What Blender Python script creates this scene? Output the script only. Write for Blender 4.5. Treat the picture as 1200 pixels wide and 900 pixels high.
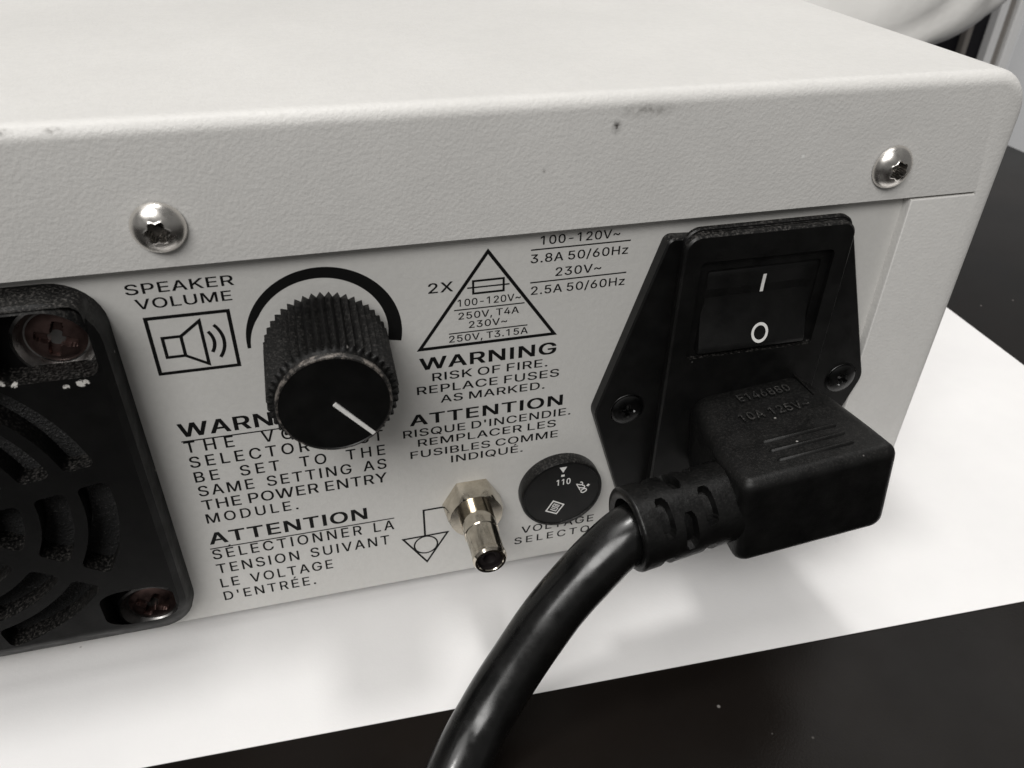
import bpy, bmesh, math, random
from mathutils import Vector, Matrix, Euler
from mathutils.geometry import delaunay_2d_cdt

random.seed(4)
MM = 0.001
PI = math.pi
scene = bpy.context.scene
for o in list(bpy.data.objects):
    bpy.data.objects.remove(o)
COL = scene.collection

# ------------------------------------------------------------------ camera
cam_d = bpy.data.cameras.new("camera")
cam = bpy.data.objects.new("camera", cam_d)
COL.objects.link(cam)
RIGHT = Vector((0.96737435, -0.25271996, 0.01787415))
DOWN = Vector((-0.13106982, -0.55959431, -0.81833667))
FWD = Vector((0.21681229, 0.78929515, -0.57446114))
CAM_AT = Vector((0.0, -97.56, 114.5)) * MM
m = Matrix.Identity(4)
for i in range(3):
    m[i][0], m[i][1], m[i][2], m[i][3] = RIGHT[i], -DOWN[i], -FWD[i], CAM_AT[i]
cam.matrix_world = m
cam_d.sensor_width = 36.0
cam_d.sensor_fit = 'HORIZONTAL'
cam_d.lens = 940.08 / 1200 * 36
cam_d.clip_start = 0.005
cam_d.clip_end = 50
cam_d.dof.use_dof = True
cam_d.dof.focus_distance = 0.122
cam_d.dof.aperture_fstop = 50
scene.camera = cam

# ------------------------------------------------------------------ world, lamps, exposure
world = bpy.data.worlds.new("World")
scene.world = world
world.use_nodes = True
bg = world.node_tree.nodes["Background"]
bg.inputs[0].default_value = (1.0, 0.985, 0.96, 1)
bg.inputs[1].default_value = 0.14


def area(name, loc, target, sx, sy, watts, col=(1, .985, .962), shape='RECTANGLE'):
    d = bpy.data.lights.new(name, 'AREA')
    d.shape = shape
    d.size, d.size_y = sx, sy
    d.energy = watts
    d.color = col
    o = bpy.data.objects.new(name, d)
    COL.objects.link(o)
    o.location = loc
    o.rotation_euler = (Vector(target) - Vector(loc)).to_track_quat('-Z', 'Y').to_euler()
    return o


area("ceiling_spot", (-0.10, 0.17, 2.1), (0, 0, 0), 0.30, 0.30, 11, shape='DISK')
area("ceiling_panel", (-0.35, 0.05, 2.2), (-0.35, 0.05, 0), 1.5, 1.2, 15)
area("ceiling_panel", (1.75, 1.05, 2.2), (1.75, 1.05, 0), 1.3, 1.1, 9)
area("ceiling_panel", (-0.9, -1.5, 1.9), (0, 0, 0.05), 1.6, 1.0, 47)

vs = scene.view_settings
vs.view_transform = 'Standard'
vs.look = 'None'
vs.exposure = 0.0
vs.gamma = 1.0
vs.use_curve_mapping = False

# letter outlines: advance, then closed outlines as x,y,x,y...
GLYPHS = {
'A':(480,[[16,0,201,509,276,509,463,0,395,0,287,302,264,372,232,478,245,478,213,371,191,302,85,0],[110,142,110,199,370,199,370,142]]),
'B':(456,[[60,0,60,509,241,509,266,508,289,504,310,499,329,491,345,481,359,469,371,456,381,442,388,426,394,410,397,392,398,374,397,358,395,344,392,331,387,320,380,310,373,301,365,293,356,286,347,280,336,275,326,270,315,267,315,262,327,261,339,257,351,252,363,245,374,237,385,227,394,216,402,203,409,189,414,173,417,155,418,136,417,117,413,100,408,83,400,67,390,52,377,39,362,28,344,18,324,10,301,4,275,1,247,0],[125,57,245,57,272,58,296,63,315,70,330,80,341,92,349,105,354,120,355,137,355,149,352,161,348,173,342,184,335,194,327,203,317,211,306,218,293,224,279,228,264,230,248,231,125,231],[125,285,238,285,252,286,265,288,277,291,288,296,299,302,308,309,316,317,323,326,329,337,333,348,335,359,336,372,334,388,330,403,323,417,313,429,299,439,283,446,263,450,240,452,125,452]]),
'C':(510,[[267,-7,235,-5,205,1,177,11,150,25,126,42,104,63,86,88,70,115,57,146,48,179,42,215,40,254,42,293,48,329,57,362,70,393,86,421,104,445,126,466,150,484,177,498,205,508,235,514,267,516,286,515,305,513,323,509,340,504,357,498,373,490,388,481,402,471,415,460,427,447,438,433,448,418,456,402,463,385,469,367,473,348,408,348,405,361,401,373,395,384,389,395,382,404,375,413,366,421,357,428,348,435,337,440,327,445,315,449,304,452,292,454,280,455,267,456,245,454,223,450,203,443,184,432,166,419,150,403,137,385,125,364,116,340,109,314,105,285,103,254,105,223,109,194,116,168,125,145,137,123,151,105,166,89,184,76,203,66,223,59,245,54,267,53,280,53,292,55,304,57,315,60,327,64,337,69,348,74,357,81,366,88,375,96,382,105,389,114,395,125,401,136,405,148,408,160,473,160,469,142,463,124,457,107,448,91,438,76,428,62,416,49,402,38,388,28,373,19,357,11,341,5,323,0,305,-4,286,-6]]),
'D':(502,[[219,0,96,0,96,57,215,57,244,58,272,63,296,70,318,81,337,94,354,110,368,128,379,149,388,172,394,198,398,226,399,255,398,285,394,312,388,337,379,361,368,381,354,399,338,415,320,428,299,438,275,446,249,450,221,452,93,452,93,509,225,509,261,507,294,501,325,492,353,478,377,461,399,441,418,418,433,391,446,361,455,329,460,293,462,255,460,217,455,181,446,149,433,119,417,92,398,68,376,48,351,31,322,17,291,8,256,2],[125,509,125,0,60,0,60,509]]),
'E':(419,[[60,0,60,509,372,509,372,452,125,452,125,286,355,286,355,229,125,229,125,57,375,57,375,0]]),
'F':(410,[[60,0,60,509,369,509,369,452,125,452,125,278,346,278,346,221,125,221,125,0]]),
'G':(520,[[269,-7,236,-5,205,1,176,11,149,25,125,43,104,64,85,88,69,116,57,146,47,179,42,215,40,254,42,293,47,329,57,362,69,393,85,421,103,445,125,466,149,484,175,498,203,508,233,514,265,516,285,515,304,513,322,509,340,504,358,497,374,489,389,480,403,469,416,458,429,445,439,431,449,416,458,401,465,384,470,367,474,349,408,349,404,361,399,372,393,383,387,393,380,403,373,411,365,420,356,427,347,434,337,439,326,444,315,448,304,452,291,454,279,455,265,456,243,454,222,450,202,443,183,432,166,419,150,404,137,385,125,364,116,340,109,314,105,285,103,254,105,223,109,194,116,168,125,145,137,124,151,105,166,90,184,76,203,66,224,59,246,54,269,53,290,54,309,57,328,63,345,71,360,81,374,93,386,107,396,123,404,141,410,160,414,180,415,202,434,199,283,199,283,256,478,256,478,200,476,170,471,141,463,115,451,91,436,69,419,50,399,33,377,19,352,8,326,0,298,-5]]),
'H':(517,[[60,0,60,509,125,509,125,289,392,289,392,509,457,509,457,0,392,0,392,232,125,232,125,0]]),
'I':(190,[[60,0,60,509,130,509,130,0]]),
'K':(467,[[104,145,104,216,139,261,174,303,212,344,364,509,448,509,231,276,228,276],[60,0,60,509,125,509,125,334,124,225,125,193,125,0],[372,0,188,259,228,309,449,0]]),
'L':(393,[[60,0,60,509,125,509,125,57,361,57,361,0]]),
'M':(628,[[60,0,60,509,152,509,277,187,287,159,299,123,311,84,322,49,307,49,318,83,330,121,342,158,352,187,476,509,568,509,568,0,504,0,504,291,504,327,505,369,506,413,507,457,513,457,498,409,482,363,467,322,456,291,342,0,286,0,170,291,159,321,145,361,129,408,112,457,119,457,120,416,121,372,122,328,122,291,122,0]]),
'N':(523,[[60,0,60,509,136,509,343,183,363,151,388,107,414,55,405,54,401,108,399,157,399,195,399,509,463,509,463,0,387,0,202,290,177,331,148,381,108,452,119,454,122,384,124,328,125,291,125,0]]),
'O':(533,[[267,-7,235,-5,205,1,177,11,150,25,126,42,105,63,86,88,70,115,57,146,48,179,42,215,40,254,42,293,48,329,57,362,70,393,86,421,105,445,126,466,150,484,177,498,205,508,235,514,267,516,299,514,329,508,357,498,384,484,408,466,429,445,448,421,464,393,477,362,486,329,491,293,493,254,491,215,486,179,477,146,464,115,448,88,429,63,408,42,384,25,357,11,329,1,299,-5],[267,53,289,54,310,59,330,66,349,76,367,89,383,105,396,123,408,144,418,168,425,194,429,223,430,254,429,286,425,314,418,341,408,365,396,386,383,404,367,420,349,433,330,443,310,450,289,454,267,456,245,454,223,450,203,443,184,433,167,420,151,404,137,385,125,364,116,340,109,314,105,285,103,254,105,223,109,194,116,168,125,144,137,123,151,105,167,89,184,76,203,66,223,59,245,54]]),
'P':(445,[[60,0,60,509,235,509,263,507,289,503,312,497,332,487,350,476,366,462,379,447,390,430,398,411,404,391,407,370,409,348,407,325,404,304,398,284,390,265,379,248,366,233,350,219,332,207,312,198,289,191,263,187,235,186,109,186,109,242,233,242,252,243,269,246,284,250,297,256,308,264,318,272,327,282,333,294,338,306,342,319,344,333,344,348,344,362,342,376,338,389,333,402,326,413,318,423,308,431,297,439,284,444,268,449,251,451,232,452,125,452,125,0]]),
'Q':(533,[[245,159,313,159,369,85,384,65,468,-48,401,-48,346,27,331,46],[267,-7,235,-5,205,1,177,11,150,25,126,42,105,63,86,88,70,115,57,146,48,179,42,215,40,254,42,293,48,329,57,362,70,393,86,421,105,445,126,466,150,484,177,498,205,508,235,514,267,516,299,514,329,508,357,498,384,484,408,466,429,445,448,421,464,393,477,362,486,329,491,293,493,254,491,215,486,179,477,146,464,115,448,88,429,63,408,42,384,25,357,11,329,1,299,-5],[267,53,289,54,310,59,330,66,349,76,367,89,383,105,396,123,408,144,418,168,425,194,429,223,430,254,429,286,425,314,418,341,408,365,396,386,383,404,367,420,349,433,330,443,310,450,289,454,267,456,245,454,223,450,203,443,184,433,167,420,151,404,137,385,125,364,116,340,109,314,105,285,103,254,105,223,109,194,116,168,125,144,137,123,151,105,167,89,184,76,203,66,223,59,245,54]]),
'R':(449,[[60,0,60,509,236,509,264,507,290,504,313,497,333,489,351,478,367,465,380,450,390,433,399,415,405,395,408,374,409,352,408,330,405,309,399,290,390,271,380,255,367,240,351,228,333,217,312,209,289,203,264,199,236,198,96,198,96,255,234,255,252,256,269,258,284,262,298,267,309,273,319,281,327,290,334,300,339,312,342,324,344,338,345,352,344,367,342,380,339,393,334,405,327,415,319,425,309,433,298,440,284,445,269,449,252,451,233,452,125,452,125,0],[353,0,230,229,303,229,428,0]]),
'S':(447,[[224,-9,197,-8,172,-4,149,1,128,9,108,19,91,31,76,45,64,60,54,77,46,96,41,115,38,137,104,137,107,123,110,110,116,98,123,88,132,79,142,71,154,64,166,59,180,55,194,52,209,50,224,49,241,50,257,52,272,55,286,60,299,66,311,74,321,82,329,92,336,102,341,114,345,126,346,139,345,151,342,161,338,171,332,179,325,186,316,193,307,199,296,205,245,222,184,239,154,249,128,260,105,274,86,289,71,307,60,326,54,348,52,372,53,393,58,413,65,431,75,448,87,463,102,476,119,488,138,498,158,506,180,511,203,514,227,516,252,514,275,511,296,505,316,498,334,488,351,476,365,463,377,449,387,433,394,415,399,397,401,378,337,378,334,396,326,412,316,426,302,437,286,447,267,453,247,457,225,459,209,458,194,456,180,452,167,448,156,442,145,435,136,427,129,418,123,409,118,398,116,387,115,376,116,363,119,352,124,342,131,334,139,326,148,319,158,313,169,308,212,293,264,279,312,264,324,258,336,252,347,245,359,238,369,229,379,220,387,209,395,198,401,185,405,171,407,155,408,139,407,118,403,99,396,81,386,64,374,48,360,34,343,21,323,11,302,2,278,-4,252,-8]]),
'T':(449,[[32,452,32,509,417,509,417,452,257,452,257,0,193,0,193,452]]),
'U':(517,[[259,-8,230,-7,203,-2,177,5,154,15,133,28,114,43,98,60,85,80,74,101,66,124,62,148,60,173,60,509,124,509,124,178,125,160,128,144,133,128,141,113,150,99,160,87,173,77,187,68,203,61,220,56,239,53,259,52,279,53,298,56,315,61,331,68,345,77,357,87,368,99,377,113,384,128,389,144,392,160,393,178,393,509,457,509,457,173,456,148,451,124,443,101,433,80,419,60,403,43,384,28,363,15,340,5,315,-2,288,-7]]),
'V':(480,[[204,0,16,509,84,509,192,206,215,137,248,31,235,31,267,138,290,206,395,509,463,509,278,0]]),
'W':(686,[[155,0,16,509,82,509,163,196,175,145,187,94,197,40,189,40,200,94,211,145,224,196,306,509,380,509,462,196,474,145,486,94,497,40,488,40,499,94,510,145,523,196,603,509,670,509,530,0,455,0,368,323,351,391,336,475,350,475,335,395,318,323,230,0]]),
'X':(474,[[18,0,217,284,217,236,29,509,104,509,178,400,204,361,223,329,243,292,232,292,252,329,272,361,298,400,374,509,446,509,259,239,259,287,456,0,382,0,292,129,268,165,250,195,230,231,244,231,225,196,206,166,182,129,91,0]]),
'Y':(472,[[203,0,203,208,16,509,91,509,192,344,222,292,250,230,224,230,251,293,280,344,381,509,455,509,268,208,268,0]]),
'Z':(438,[[42,0,42,46,273,385,306,431,341,476,348,454,285,452,223,452,40,452,40,509,397,509,397,462,169,129,134,81,97,33,90,54,152,57,214,57,399,57,399,0]]),
'É':(419,[[60,0,60,509,372,509,372,452,125,452,125,286,355,286,355,229,125,229,125,57,375,57,375,0],[191,558,239,659,307,659,241,558]]),
'z':(380,[[42,0,42,46,254,320,254,323,48,323,48,379,333,379,333,331,126,60,126,56,339,56,339,0]]),
'0':(453,[[227,-7,199,-5,174,1,151,11,130,24,111,41,95,62,80,86,69,113,60,144,53,178,49,214,48,254,49,294,53,330,60,364,69,395,81,422,95,447,112,467,130,484,151,498,174,508,200,514,227,516,254,514,279,508,302,498,323,484,342,467,358,447,372,422,384,395,393,364,400,330,404,294,405,254,404,214,400,178,393,144,384,113,373,86,359,62,342,41,323,24,302,11,279,1,254,-5],[227,50,245,51,261,56,276,63,290,74,303,87,313,103,323,122,330,144,336,168,340,194,343,223,344,254,343,285,340,314,336,341,330,365,323,387,313,405,303,422,290,435,276,446,261,453,245,458,227,460,209,458,192,453,177,446,163,435,151,422,140,405,131,387,123,365,117,341,113,314,110,285,109,254,110,223,113,194,117,168,123,144,131,122,140,103,151,87,163,74,177,63,192,56,209,51]]),
'1':(453,[[276,509,276,0,212,0,212,448,209,448,86,358,86,427,198,509]]),
'2':(453,[[64,0,64,47,234,229,282,282,291,294,299,305,305,316,311,327,315,337,318,348,320,360,320,371,319,385,317,397,313,408,308,419,301,428,293,436,283,443,273,449,262,454,250,457,237,459,224,460,209,459,196,457,184,453,172,447,162,441,153,433,145,424,139,413,134,402,130,390,128,376,127,362,66,362,67,384,71,405,77,424,86,442,98,459,111,473,126,486,143,496,162,505,182,511,203,514,225,516,247,514,268,511,288,505,306,497,323,486,337,474,350,461,361,445,370,428,376,411,380,392,381,372,380,358,378,345,375,331,371,318,365,304,357,290,347,275,336,259,267,180,153,60,153,57,389,57,389,0]]),
'3':(453,[[218,-7,195,-6,173,-3,152,2,133,10,114,19,98,30,83,43,70,57,60,74,52,91,46,111,44,132,109,132,111,119,115,107,120,97,126,87,134,78,144,71,154,64,165,59,178,55,191,52,204,50,219,50,234,51,248,53,262,56,275,61,287,67,297,74,307,83,315,93,321,104,325,116,328,130,329,145,328,158,326,172,322,184,316,196,308,207,299,217,288,226,275,234,260,240,242,244,223,247,201,248,157,248,157,299,288,448,288,452,70,452,70,509,372,509,372,461,211,278,211,289,239,290,264,288,287,284,308,276,327,265,344,253,359,239,371,222,381,205,387,186,392,166,393,145,392,123,387,103,380,84,370,66,358,50,344,36,327,23,309,12,288,4,266,-2,243,-6]]),
'4':(453,[[40,105,40,158,247,509,311,509,109,166,109,163,413,163,413,105],[282,0,282,121,282,146,282,318,343,318,343,0]]),
'5':(453,[[221,-7,199,-6,178,-2,159,3,140,11,123,21,108,32,94,45,83,60,73,76,66,93,62,111,60,130,122,130,124,119,127,108,132,98,138,89,145,80,154,73,163,66,173,60,184,56,196,52,208,50,221,50,236,51,250,53,264,58,276,64,288,72,298,82,307,92,314,104,320,117,324,131,327,146,328,162,327,178,324,193,320,208,314,221,306,233,297,244,286,254,275,262,262,269,248,273,233,276,218,277,205,276,192,275,180,272,167,268,156,264,145,258,136,252,128,246,67,253,96,509,366,509,366,452,151,452,134,301,136,301,145,308,155,315,166,320,178,325,190,329,203,331,216,333,229,334,247,333,263,330,279,326,294,321,308,314,321,306,334,296,345,285,355,273,364,260,372,246,379,231,384,215,388,199,390,181,391,163,390,139,385,117,379,95,369,76,357,57,343,41,327,27,309,15,289,6,268,-1,245,-5]]),
'6':(453,[[226,-7,203,-5,182,-1,161,5,142,15,125,26,109,40,96,56,84,74,75,94,69,115,65,138,64,162,65,180,68,199,73,219,80,239,89,261,102,285,118,311,137,340,252,509,322,509,151,261,145,261,149,268,154,275,159,281,165,288,172,293,179,299,187,303,196,307,205,310,214,312,224,314,235,314,257,313,278,309,298,303,316,295,332,284,346,271,359,257,370,240,378,221,384,201,388,180,389,157,388,134,384,112,377,92,368,73,356,55,343,39,327,26,310,14,291,5,271,-2,249,-6],[226,48,241,49,254,52,267,56,279,63,289,70,299,79,307,90,314,101,320,114,324,128,327,142,327,157,327,173,324,187,320,201,314,213,307,225,299,235,289,244,279,251,267,258,254,262,241,264,226,265,212,264,198,262,186,258,174,252,163,244,153,235,145,225,138,214,132,201,128,188,126,174,125,158,126,143,128,128,132,114,138,102,145,90,153,79,163,70,174,63,186,56,198,52,212,49]]),
'7':(453,[[97,0,323,448,323,452,62,452,62,509,391,509,391,449,165,0]]),
'8':(453,[[226,-7,201,-6,178,-2,156,3,136,11,117,21,101,33,86,47,74,62,64,78,57,96,53,115,52,135,53,151,55,166,59,181,65,195,72,208,81,220,90,231,101,241,113,249,125,256,139,261,153,265,153,267,135,273,119,282,105,293,93,308,83,324,76,342,72,360,70,380,72,399,75,417,82,434,90,450,101,464,114,477,129,488,146,498,164,506,184,511,204,514,226,516,248,514,269,511,288,506,306,498,323,488,337,477,350,464,361,450,370,434,377,417,380,399,382,380,380,361,376,342,369,324,359,308,347,293,333,282,318,273,300,267,300,265,314,261,327,256,339,249,351,241,362,231,372,220,380,208,387,195,393,181,397,166,400,151,401,135,399,115,395,96,388,78,378,62,366,47,352,33,335,21,317,11,296,3,275,-2,251,-6],[226,49,243,50,258,52,272,55,285,60,296,66,307,74,315,82,323,91,329,102,333,113,336,126,337,139,336,152,333,165,329,177,322,189,314,199,305,208,295,216,283,223,270,228,256,232,242,234,226,235,211,234,196,232,182,228,169,223,157,216,147,208,138,199,130,189,123,177,119,165,116,152,115,139,116,126,119,113,123,102,129,91,136,82,145,74,156,66,167,60,180,55,195,52,210,50],[226,290,239,290,252,292,263,296,274,300,284,306,293,313,300,321,307,330,312,341,316,351,318,363,319,376,318,388,316,399,313,410,308,420,301,429,294,437,285,444,275,449,264,454,252,457,240,459,226,460,213,459,200,457,188,454,177,449,167,444,159,437,151,429,145,420,139,410,136,399,134,388,133,376,134,363,136,351,139,341,145,330,151,321,159,313,168,306,178,300,189,296,201,292,213,290]]),
'9':(453,[[226,516,249,514,271,510,291,503,310,494,328,482,343,468,356,452,368,434,377,414,384,393,388,371,389,347,388,328,385,309,380,290,373,270,363,248,350,224,334,197,315,168,200,0,130,0,301,248,307,248,303,240,299,234,294,227,287,221,281,215,273,210,265,206,257,202,248,199,238,196,228,195,218,195,195,196,175,199,155,206,137,214,121,225,106,237,94,252,83,269,74,287,68,307,65,329,64,352,65,375,69,397,75,417,85,436,96,454,110,469,125,483,143,494,162,504,182,510,203,514],[226,460,212,459,199,457,186,452,174,446,163,438,154,429,145,419,138,407,133,395,129,381,126,367,125,352,126,336,129,322,133,308,138,295,145,284,154,274,163,265,174,257,186,251,199,247,212,244,226,243,240,244,254,247,267,251,279,257,289,265,299,273,307,284,314,295,320,308,324,321,327,335,327,350,327,366,324,381,320,394,314,407,307,419,299,429,290,438,279,446,267,452,254,457,241,459]]),
'.':(188,[[95,-4,86,-4,78,-1,70,3,63,9,57,16,53,24,50,32,50,41,50,50,53,59,57,66,63,73,70,79,78,83,86,86,95,87,104,86,113,83,121,79,128,73,134,66,138,59,140,50,141,41,140,32,138,24,134,16,128,9,121,3,113,-1,104,-4]]),
',':(188,[[38,-119,68,71,137,71,84,-119]]),
'-':(453,[[337,244,337,188,114,188,114,244]]),
'~':(453,[[52,150,53,170,55,188,60,204,66,218,73,230,82,240,92,248,103,255,115,260,127,263,139,266,151,266,164,266,175,264,187,260,197,256,208,249,220,241,232,232,246,221,275,198,280,196,286,193,292,192,299,192,309,193,318,196,325,201,332,207,338,216,341,226,344,239,344,253,400,253,400,233,397,215,393,199,386,185,379,173,370,163,360,155,349,148,338,143,326,139,314,137,301,137,288,137,276,139,265,143,254,148,243,154,232,162,219,171,207,182,177,204,172,207,166,209,160,210,154,210,144,209,136,207,128,202,121,196,115,188,111,178,109,165,108,150]]),
'/':(249,[[235,533,71,-76,14,-76,178,533]]),
"'":(206,[[78,318,70,509,136,509,128,318]]),
}
# ------------------------------------------------------------------ materials
def new_mat(name):
    mt = bpy.data.materials.new(name)
    mt.use_nodes = True
    nt = mt.node_tree
    b = nt.nodes["Principled BSDF"]
    return mt, nt, b


def N(nt, kind, **kw):
    n = nt.nodes.new(kind)
    for k, v in kw.items():
        if k.startswith('i_'):
            n.inputs[k[2:].replace('_', ' ')].default_value = v
        else:
            setattr(n, k, v)
    return n


def noise(nt, scale, detail=3.0, rough=0.6, coord=None):
    n = N(nt, 'ShaderNodeTexNoise')
    n.inputs['Scale'].default_value = scale
    n.inputs['Detail'].default_value = detail
    n.inputs['Roughness'].default_value = rough
    if coord is None:
        coord = N(nt, 'ShaderNodeTexCoord').outputs['Object']
    nt.links.new(coord, n.inputs['Vector'])
    return n.outputs['Fac']


def ramp(nt, fac, stops):
    r = N(nt, 'ShaderNodeValToRGB')
    while len(r.color_ramp.elements) < len(stops):
        r.color_ramp.elements.new(0.5)
    for e, (p, c) in zip(r.color_ramp.elements, stops):
        e.position = p
        e.color = (c, c, c, 1) if isinstance(c, (int, float)) else (*c, 1)
    nt.links.new(fac, r.inputs[0])
    return r.outputs[0]


def mix(nt, fac, a, b):
    n = N(nt, 'ShaderNodeMix', data_type='RGBA')
    for sock, v in ((n.inputs[0], fac), (n.inputs[6], a), (n.inputs[7], b)):
        if hasattr(v, 'is_linked'):
            nt.links.new(v, sock)
        elif isinstance(v, tuple):
            sock.default_value = (*v, 1)
        else:
            sock.default_value = v
    return n.outputs[2]


def math_n(nt, op, a, b=None):
    n = N(nt, 'ShaderNodeMath', operation=op)
    for sock, v in ((n.inputs[0], a), (n.inputs[1], b)):
        if v is None:
            continue
        if hasattr(v, 'is_linked'):
            nt.links.new(v, sock)
        else:
            sock.default_value = v
    return n.outputs[0]


def bump(nt, b, height, dist, strength=1.0):
    n = N(nt, 'ShaderNodeBump')
    n.inputs['Strength'].default_value = strength
    n.inputs['Distance'].default_value = dist
    nt.links.new(height, n.inputs['Height'])
    nt.links.new(n.outputs[0], b.inputs['Normal'])


def spot(nt, centre, radius):
    """1 inside a soft ball around a point of the object, 0 outside."""
    tc = N(nt, 'ShaderNodeTexCoord').outputs['Object']
    mp = N(nt, 'ShaderNodeMapping')
    mp.inputs['Location'].default_value = [-c * MM / (r * MM) for c, r in zip(centre, radius)]
    mp.inputs['Scale'].default_value = [1 / (r * MM) for r in radius]
    nt.links.new(tc, mp.inputs['Vector'])
    ln = N(nt, 'ShaderNodeVectorMath', operation='LENGTH')
    nt.links.new(mp.outputs[0], ln.inputs[0])
    return ramp(nt, ln.outputs['Value'], [(0.15, 1.0), (1.0, 0.0)])


def painted_metal(name, col, orange, smudges=False, bs=.24):
    mt, nt, b = new_mat(name)
    big = noise(nt, 40, 3)
    c = mix(nt, ramp(nt, big, [(0.3, 0.0), (0.7, 1.0)]), tuple(v * .965 for v in col), tuple(min(1, v * 1.03) for v in col))
    fine = noise(nt, 900, 2)
    c = mix(nt, ramp(nt, fine, [(0.35, 0.12), (0.6, 0.0)]), c, tuple(v * .75 for v in col))
    if smudges:
        dirt = ramp(nt, noise(nt, 700, 4, 0.75), [(0.36, 1.0), (0.66, 0.0)])
        s = math_n(nt, 'MULTIPLY', spot(nt, (43.6, -1.6, 84.6), (4.8, 5, 1.2)), dirt)
        c = mix(nt, math_n(nt, 'MULTIPLY', s, 0.75), c, (0.2, 0.19, 0.175))
        d2 = math_n(nt, 'MULTIPLY', spot(nt, (39.5, -1.6, 82.7), (.85, 5, 1.15)), ramp(nt, noise(nt, 1500, 3), [(0.35, 1.0), (0.6, .35)]))
        c = mix(nt, d2, c, (0.05, 0.045, 0.04))
        for q, r in (((-30.5, -1.6, 86.2), (1.1, 5, .5)), ((-25.6, -1.6, 86.2), (1.3, 5, .4)), ((30.0, -1.6, 77.6), (.35, 5, .4))):
            d3 = math_n(nt, 'MULTIPLY', spot(nt, q, r), ramp(nt, noise(nt, 1400, 3), [(0.4, 1.0), (0.62, .2)]))
            c = mix(nt, math_n(nt, 'MULTIPLY', d3, .8), c, (0.12, 0.11, 0.10))
        ch = math_n(nt, 'MULTIPLY', spot(nt, (67.8, -1.6, 76.9), (.4, 5, .35)), 1.0)
        c = mix(nt, ch, c, (.95, .95, .93))
    nt.links.new(c, b.inputs['Base Color'])
    b.inputs['Roughness'].default_value = 0.46
    b.inputs['Specular IOR Level'].default_value = 0.4
    h = noise(nt, orange, 2, 0.55)
    bump(nt, b, h, 0.0003, bs)
    return mt


def black_plastic(name, col=0.011, rough=0.42, dusty=0.0, grain=2500, grain_d=0.00003, scuffs=(), spec=.3, lint=.945):
    mt, nt, b = new_mat(name)
    f = noise(nt, 260, 4)
    c = mix(nt, ramp(nt, f, [(0.35, 0.0), (0.75, 1.0)]), (col * .7, col * .7, col * .7), (col * 1.5, col * 1.46, col * 1.4))
    if dusty:
        geo = N(nt, 'ShaderNodeNewGeometry')
        sep = N(nt, 'ShaderNodeSeparateXYZ')
        nt.links.new(geo.outputs['True Normal'], sep.inputs[0])
        up = ramp(nt, sep.outputs['Z'], [(0.25, 0.0), (0.85, 1.0)])
        sp = ramp(nt, noise(nt, 2600, 4, 0.75), [(0.50, 0.0), (0.74, 1.0)])
        c = mix(nt, math_n(nt, 'MULTIPLY', math_n(nt, 'MULTIPLY', up, sp), dusty), c, (0.34, 0.32, 0.30))
    # sparse pale specks of lint on every side
    v = N(nt, 'ShaderNodeTexVoronoi')
    v.inputs['Scale'].default_value = 420
    nt.links.new(N(nt, 'ShaderNodeTexCoord').outputs['Object'], v.inputs['Vector'])
    near = ramp(nt, v.outputs['Distance'], [(0.05, 1.0), (0.11, 0.0)])
    pick = N(nt, 'ShaderNodeSeparateColor')
    nt.links.new(v.outputs['Color'], pick.inputs[0])
    some = ramp(nt, pick.outputs[0], [(lint - .01, 0.0), (lint + .01, 1.0)])
    c = mix(nt, math_n(nt, 'MULTIPLY', math_n(nt, 'MULTIPLY', near, some), 0.8), c, (0.45, 0.43, 0.41))
    for q, rad in scuffs:
        sc_ = math_n(nt, 'MULTIPLY', spot(nt, q, rad), ramp(nt, noise(nt, 1300, 4, .8), [(0.40, 0.0), (0.52, 1.0)]))
        c = mix(nt, ramp(nt, sc_, [(0.25, 0.0), (0.4, 1.0)]), c, (0.62, 0.60, 0.57))
    nt.links.new(c, b.inputs['Base Color'])
    r = ramp(nt, noise(nt, 350, 3), [(0.3, rough - .07), (0.7, rough + .1)])
    nt.links.new(r, b.inputs['Roughness'])
    b.inputs['Specular IOR Level'].default_value = spec
    bump(nt, b, noise(nt, grain, 2), grain_d, 0.6)
    return mt


def metal(name, col, rough, stain=0.0):
    mt, nt, b = new_mat(name)
    b.inputs['Metallic'].default_value = 1.0
    c = col
    if stain:
        c = mix(nt, ramp(nt, noise(nt, 500, 4, .7), [(0.4, 0.0), (0.75, stain)]), col, tuple(v * .35 for v in col))
        nt.links.new(c, b.inputs['Base Color'])
    else:
        b.inputs['Base Color'].default_value = (*col, 1)
    r = ramp(nt, noise(nt, 700, 3), [(0.3, rough * .8), (0.75, rough * 1.5)])
    nt.links.new(r, b.inputs['Roughness'])
    return mt


def plain(name, col, rough=0.6, spec=0.3):
    mt, nt, b = new_mat(name)
    f = noise(nt, 1800, 3, .7)
    nt.links.new(mix(nt, ramp(nt, f, [(0.3, 0.0), (0.7, 1.0)]), tuple(v * .9 for v in col), tuple(min(1, v * 1.08) for v in col)), b.inputs['Base Color'])
    b.inputs['Roughness'].default_value = rough
    b.inputs['Specular IOR Level'].default_value = spec
    return mt


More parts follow.
